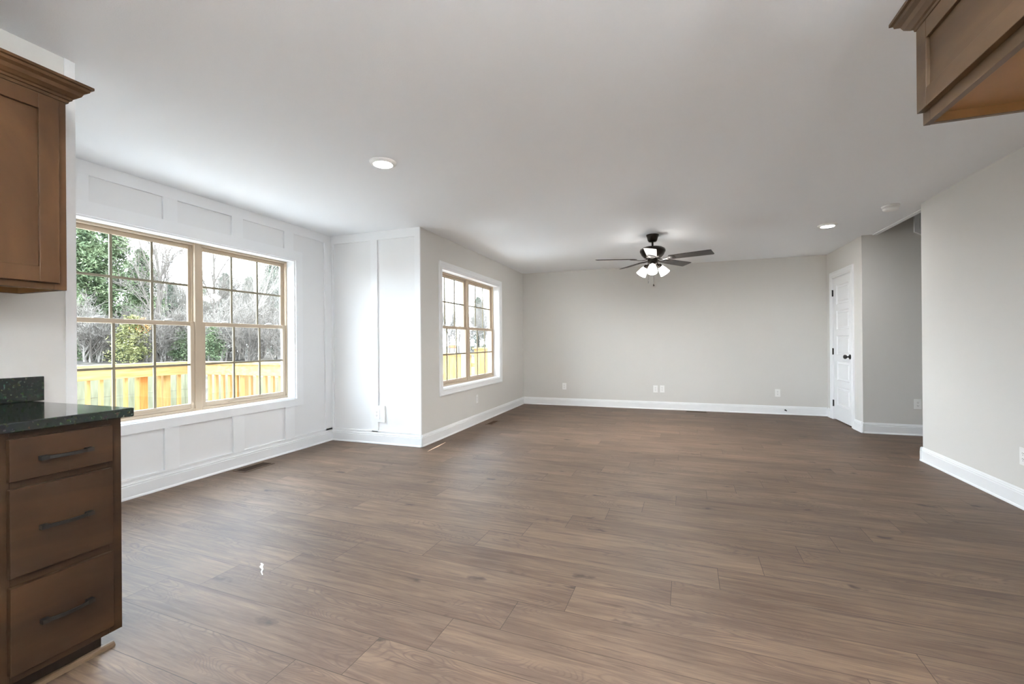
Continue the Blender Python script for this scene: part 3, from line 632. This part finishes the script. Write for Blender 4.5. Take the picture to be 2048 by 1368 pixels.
def railing(label, a, b, posts, inner):
    """railing from a to b (xy); inner = direction towards the house side"""
    A, B = Vector((a[0], a[1], 0)), Vector((b[0], b[1], 0)); L_ = (B-A).length; t_ = (B-A)/L_; n_ = Vector((inner[0], inner[1], 0))
    r = empty('deck_railing', A, label=label, cat='railing')
    def bar(nm, s0, s1, d0, d1, z0, z1, m, bv=.003):
        q = [A+t_*s+n_*d_ for s, d_ in ((s0, d0), (s1, d0), (s1, d1), (s0, d1))]
        vs = [v+Vector((0, 0, z0)) for v in q]+[v+Vector((0, 0, z1)) for v in q]
        return MB().add(vs, [(0, 1, 2, 3), (4, 5, 6, 7), (0, 1, 5, 4), (1, 2, 6, 5), (2, 3, 7, 6), (3, 0, 4, 7)]).build(nm, M[m], r, bv)
    bar('cap_rail', -.06, L_+.0, -.07, .07, .885, .922, 'pineh')
    bar('apron_board', 0, L_, 0, .038, .745, .8845, 'pineh')
    bar('bottom_rail', 0, L_, 0, .036, .03, .12, 'pineh')
    n = int(L_/.128)
    for i in range(n):
        s = .06+i*.128
        if any(abs(s-p) < .07 for p in posts): continue
        bar('picket', s-.018, s+.018, -.037, -.0005, .03, .884, 'pine', .001)
    for p in posts: bar('post', p-.045, p+.045, -.10, -.038, -.06, .884, 'pineo' if p == posts[1] and L_ > 4 else 'pine')
railing('fresh pine deck railing with spaced pickets across the large window', (-6.42, -.3), (-6.42, 4.34), (.1, 4.12, 4.40), (1, 0))
railing('deck railing section running toward the house in the right half of the large window', (-6.34, 4.36), (-4.05, 4.36), (.9, 2.2), (0, -1))
def board_fence(label, a, b, z0, z1, m, wdt=.14, gap=.004, split=None, cap=True):
    A, B = Vector((a[0], a[1], 0)), Vector((b[0], b[1], 0)); L_ = (B-A).length; t_ = (B-A)/L_; n_ = Vector((-t_.y, t_.x, 0))
    r = empty('board_fence', A, label=label, cat='fence')
    n = int(L_/(wdt+gap))
    for i in range(min(n, 95)):
        mb = MB(); s0 = i*(wdt+gap); dz = rnd.uniform(-.004, .004)
        for y0, y1 in ((z0, split-.004), (split, z1)) if split else ((z0, z1),):
            q = [A+t_*s+n_*d_ for s, d_ in ((s0, 0), (s0+wdt, 0), (s0+wdt, .018), (s0, .018))]
            vs = [v+Vector((0, 0, y0+dz)) for v in q]+[v+Vector((0, 0, y1+dz)) for v in q]
            mb.add(vs, [(0, 1, 2, 3), (4, 5, 6, 7), (0, 1, 5, 4), (1, 2, 6, 5), (2, 3, 7, 6), (3, 0, 4, 7)])
        mb.build('board', M[m], r)
    q = [A+t_*s+n_*d_ for s, d_ in ((0, .018), (L_, .018), (L_, .056), (0, .056))]
    mb = MB()
    for y0, y1 in ((z0+.2, z0+.29), (z1-.28, z1-.19)):
        mb.add([v+Vector((0, 0, y0)) for v in q]+[v+Vector((0, 0, y1)) for v in q], [(0, 1, 2, 3), (4, 5, 6, 7), (0, 1, 5, 4), (1, 2, 6, 5), (2, 3, 7, 6), (3, 0, 4, 7)])
    mb.build('backing_rails', M['pineh'], r)
    if cap:
        q = [A+t_*s+n_*d_ for s, d_ in ((-.03, -.05), (L_+.03, -.05), (L_+.03, .09), (-.03, .09))]
        MB().add([v+Vector((0, 0, z1+.004)) for v in q]+[v+Vector((0, 0, z1+.04)) for v in q], [(0, 1, 2, 3), (4, 5, 6, 7), (0, 1, 5, 4), (1, 2, 6, 5), (2, 3, 7, 6), (3, 0, 4, 7)]).build('cap_board', M['pineh'], r)
board_fence('pale treated board fence low behind the deck railing pickets', (-7.6, -1.8), (-7.6, 5.4), -.8, .70, 'pale', split=.42, cap=False)
board_fence('pale board fence seen between the pickets of the shorter railing', (-7.6, 5.5), (-4.3, 5.5), -.8, .62, 'pale', split=.30, cap=False)
board_fence('yellow pine board fence crossing the smaller window', (-8.5, 9.6), (-4.35, 9.6), -.9, .86, 'pine', wdt=.14)
board_fence('taller yellow pine fence section at the right of the smaller window', (-4.25, 9.3), (-2.9, 9.3), -.9, 1.0, 'pine', wdt=.14)

# trees -----------------------------------------------------------------
def bark(nm, c): 
    return grained(mat(nm, c, .9, .1), tuple(v*.6 for v in c[:3])+(1,), tuple(min(v*1.35, 1) for v in c[:3])+(1,), (8, 8, 1), 4)
M['bark'] = bark('grey_bark', (.19, .17, .15, 1)); M['bark2'] = bark('brown_bark', (.11, .095, .082, 1))
def leafm(nm, c1, c2):
    m = grained(mat(nm, c1, .8, .15), c1, c2, (1, 1, 1), 1.6, 4); return m
M['cedar'] = leafm('cedar_foliage', (.022, .038, .018, 1), (.17, .21, .11, 1))
M['cedar2'] = leafm('dark_cedar_foliage', (.018, .03, .022, 1), (.11, .14, .095, 1))
M['olive'] = leafm('olive_foliage', (.08, .085, .03, 1), (.2, .19, .08, 1))
M['rust'] = leafm('rust_foliage', (.30, .15, .05, 1), (.45, .26, .10, 1))
def branch_mesh(seed, h=9, spread=.5, lev=4, r0=.09, trunks=1):
    rg = random.Random(seed); mb = MB()
    def br(p, d_, ln, r, lv):
        n = 3 if lv > 1 else 4; pts = [p]; dd = d_.copy()
        for i in range(n):
            dd = (dd+Vector((rg.uniform(-1, 1), rg.uniform(-1, 1), rg.uniform(-.4, .7)))*.16).normalized()
            pts.append(pts[-1]+dd*ln/n)
        rr = [r*(1-.55*i/n) for i in range(n+1)]
        mb.tube(pts, rr, 3 if lv > 1 else 6, False)
        if lv >= lev: return
        kids = 9 if lv == 0 else (7 if lv == 1 else 4)
        for i in range(kids):
            f = (.25 if lv == 0 else .2)+rg.random()*.8; f = min(f, 1); idx = f*n; a_ = int(min(idx, n-.01)); q = pts[a_].lerp(pts[a_+1], idx-a_)
            an = rg.uniform(0, 2*PI); o = dd.orthogonal().normalized(); o.rotate(Matrix.Rotation(an, 3, dd))
            nd = (dd*(.9-.1*lv)+o*(spread+.15*lv)+Vector((0, 0, .25))).normalized()
            br(q, nd, ln*rg.uniform(.42, .62), max(r*(1-.5*f)*.55, .0075), lv+1)
    for k in range(trunks):
        a_ = rg.uniform(0, 6.28); br(Vector((math.cos(a_)*.1*k, math.sin(a_)*.1*k, -.2)), Vector((rg.uniform(-.2, .2)*(trunks > 1 and 2 or .4), rg.uniform(-.2, .2)*(trunks > 1 and 2 or .4), 1)).normalized(), h*.62, r0, 0)
    return mb
def cedar_mesh(seed, h=7, rad=1.6, n=15000, leaf=.085):
    rg = random.Random(seed); mb = MB(); lob = [(rg.uniform(0, 6.28), rg.uniform(.1, .9), rg.uniform(.7, 1.15)) for _ in range(40)]
    tips = []
    for k in range(240):
        f = rg.random()**.8; z = .25+f*(h-.3); a_ = rg.uniform(0, 2*PI)
        r_ = rad*(1-f)**.62*rg.uniform(.65, 1.12)+.08; tips.append((a_, r_, z))
    for i in range(n):
        a_, r_, z = tips[int(rg.random()*len(tips))]
        q = rg.random()**(.45 if i % 2 else .9); rr = r_*q; pz = z-.35*r_*(1-q)+rg.gauss(0, .10); px = math.cos(a_)*rr+rg.gauss(0, .11); py = math.sin(a_)*rr+rg.gauss(0, .11)
        pz = max(pz, .05)
        s = leaf*rg.uniform(.6, 1.5); u = Vector((rg.gauss(0, 1), rg.gauss(0, 1), rg.gauss(.3, .8))).normalized(); v = u.orthogonal().normalized(); v.rotate(Matrix.Rotation(rg.uniform(0, 6.28), 3, u))
        c = Vector((px, py, pz)); mb.add([c-u*s, c+v*s*.35, c+u*s, c-v*s*.35], [(0, 1, 2, 3)])
    return mb
def raw(mb, name, m):
    me = bpy.data.meshes.new(name); me.from_pydata(mb.v, [], mb.f); me.materials.append(m); return me
bare = [raw(branch_mesh(i, h=9, spread=.42, r0=.085), 'bare_branches', M['bark' if i % 2 else 'bark2']) for i in range(4)]
bushy = [raw(branch_mesh(20+i, h=3.2, spread=.8, lev=3, r0=.045, trunks=4), 'twiggy_branches', M['bark2' if i else 'bark']) for i in range(2)]
ced = [raw(cedar_mesh(40+i, 7, 1.75), 'cedar_crown', M['cedar' if i % 2 == 0 else 'cedar2']) for i in range(3)]
tk = MB().tube([(0, 0, -.3), (0.03, 0, 2), (0, .03, 4.5), (0, 0, 6.4)], [.14, .11, .06, .015], 7); trunk = raw(tk, 'trunk', M['bark2'])
small = [raw(cedar_mesh(60, 2.2, .75, 4200, .06), 'shrub_crown', M['cedar']), raw(cedar_mesh(61, 2.2, .95, 4200, .06), 'shrub_crown', M['olive'])]
rust = raw(cedar_mesh(63, .9, .40, 700, .06), 'rusty_tips', M['rust'])
def at(px, t_, py=None):
    v = F+CR*((px-1024)/FPX); return v.x*t_, v.y*t_
def place(nm, me, px, t_, sc_, label, cat='tree', grp=None, rz=None, parts=(), sz=None):
    x, y = at(px, t_); r = empty(nm, (x, y, gz(x, y)), rnd.uniform(0, 6.28) if rz is None else rz, label, cat, grp)
    r.scale = (sc_, sc_, sz or sc_)
    for n_, m_ in ((nm and ('foliage' if cat != 'bare' else 'branches'), me),)+tuple(parts):
        o = bpy.data.objects.new(n_, m_); col.objects.link(o); o.parent = r
    return r
# the cedars: px centre, distance, scale, label
for px, t_, s, v, lb in ((172, 20, .90, 0, 'tall bright green cedar at the left edge of the large window'),
                         (222, 21.5, .98, 2, 'tallest green cedar, left of centre in the left window half'),
                         (285, 21, .74, 0, 'rounded green cedar right of the tallest cedar'),
                         (120, 24, 1.0, 1, 'green cedar mostly hidden behind the kitchen wall edge'),
                         (345, 27, .62, 1, 'dull green cedar deep among bare trees in the left window half'),
                         (452, 30, .78, 1, 'dull green cedar behind the bare trees beside the mullion'),
                         (500, 33, .80, 1, 'dark cedar deep in the woods, middle of the right window half'),
                         (395, 34, .85, 2, 'dark cedar deep in the woods, behind the window mullion'),
                         (548, 30, .92, 1, 'grey-green cedar at the right edge of the large window'),
                         (590, 34, .9, 1, 'distant cedar hidden past the large window right jamb'),
                         (957, 36, .62, 1, 'blue-green cedar in the right half of the smaller window')):
    place('cedar_tree', ced[v], px, t_, s, lb, parts=(('trunk', trunk),))
place('cedar_shrub', small[1], 265, 17.5, .82, 'low olive cedar shrub with rusty tips behind the railing', 'shrub', parts=())
place('cedar_shrub', small[0], 364, 19, .62, 'small dark green cedar shrub left of the window mullion', 'shrub')
place('cedar_shrub', small[0], 428, 18.5, .68, 'small green cedar shrub just right of the window mullion', 'shrub')
x, y = at(268, 16.9); ro = bpy.data.objects.new('rusty_tips', rust); sh0 = [o for o in col.objects if o.name.startswith('cedar_shrub')][0]
col.objects.link(ro); ro.parent = sh0; ro.location = (.1, -.3, 1.25)
def bare_tree(px, t_, s, v, lb, grp=None):
    x, y = at(px, t_); r = bpy.data.objects.new('bare_tree', bare[v % 4]); col.objects.link(r); r.location = (x, y, gz(x, y)); r.rotation_euler = (0, 0, rnd.uniform(0, 6.28)); r.scale = (s, s, s)
    return tag(r, lb, 'tree', grp)
bare_tree(312, 20, 1.0, 0, 'bare tree with spreading crown beside the green cedars')
bare_tree(345, 23, 1.0, 1, 'tall bare tree in the middle of the left window half')
bare_tree(430, 21, .95, 2, 'tall bare tree just right of the window mullion')
bare_tree(505, 20, .85, 3, 'bare tree forking low in the right window half')
for i in range(58):
    px = 285+i*5.7+rnd.uniform(-4, 4); bare_tree(px, rnd.uniform(23, 38), rnd.uniform(.40, .64), i, 'grey bare tree in the thick woods beyond the deck', 'bare trees in the woods beyond the deck')
for i in range(22):
    bare_tree(872+i*6+rnd.uniform(-4, 4), rnd.uniform(28, 38), rnd.uniform(.34, .48), i, 'distant bare tree seen through the smaller window', 'bare trees through the smaller window')
for i in range(10):
    bare_tree(130+i*17+rnd.uniform(-4, 4), rnd.uniform(26, 34), rnd.uniform(.5, .7), i, 'bare tree behind the green cedars', 'bare trees behind the cedars')
for i in range(44):
    px = 140+i*10.3+rnd.uniform(-5, 5); 
    if 235 < px < 290: continue
    x, y = at(px, rnd.uniform(18, 23)); r = bpy.data.objects.new('bare_shrub', bushy[i % 2]); col.objects.link(r); r.location = (x, y, gz(x, y)); r.rotation_euler = (0, 0, rnd.uniform(0, 6.28)); s = rnd.uniform(.55, .95); r.scale = (s, s, s)
    tag(r, 'tangled leafless shrub at the edge of the woods', 'shrub', 'leafless shrubs at the edge of the woods')

# orange barrier on the building site beyond the fence
x, y = at(905, 55); z = gz(x, y)
ob = empty('safety_barrier', (x, y, z), label='small orange plastic barrier far off, seen over the fence through the smaller window', cat='barrier')
mo = mat('orange_plastic', lin((196, 84, 48)), .6, .3)
MB().prism([(-.28, 0), (.28, 0), (.28, .12), (.12, .18), (.08, .38), (-.08, .38), (-.12, .18), (-.28, .12)], (x-.5, y, z), (x+.5, y, z), (0, 1, 0), (0, 0, 1)).build('body', mo, ob)
MB().box(x-.42, x-.22, y-.04, y+.04, z+.38, z+.46).box(x+.22, x+.42, y-.04, y+.04, z+.38, z+.46).build('lamp_bracket', M['plate'], ob)
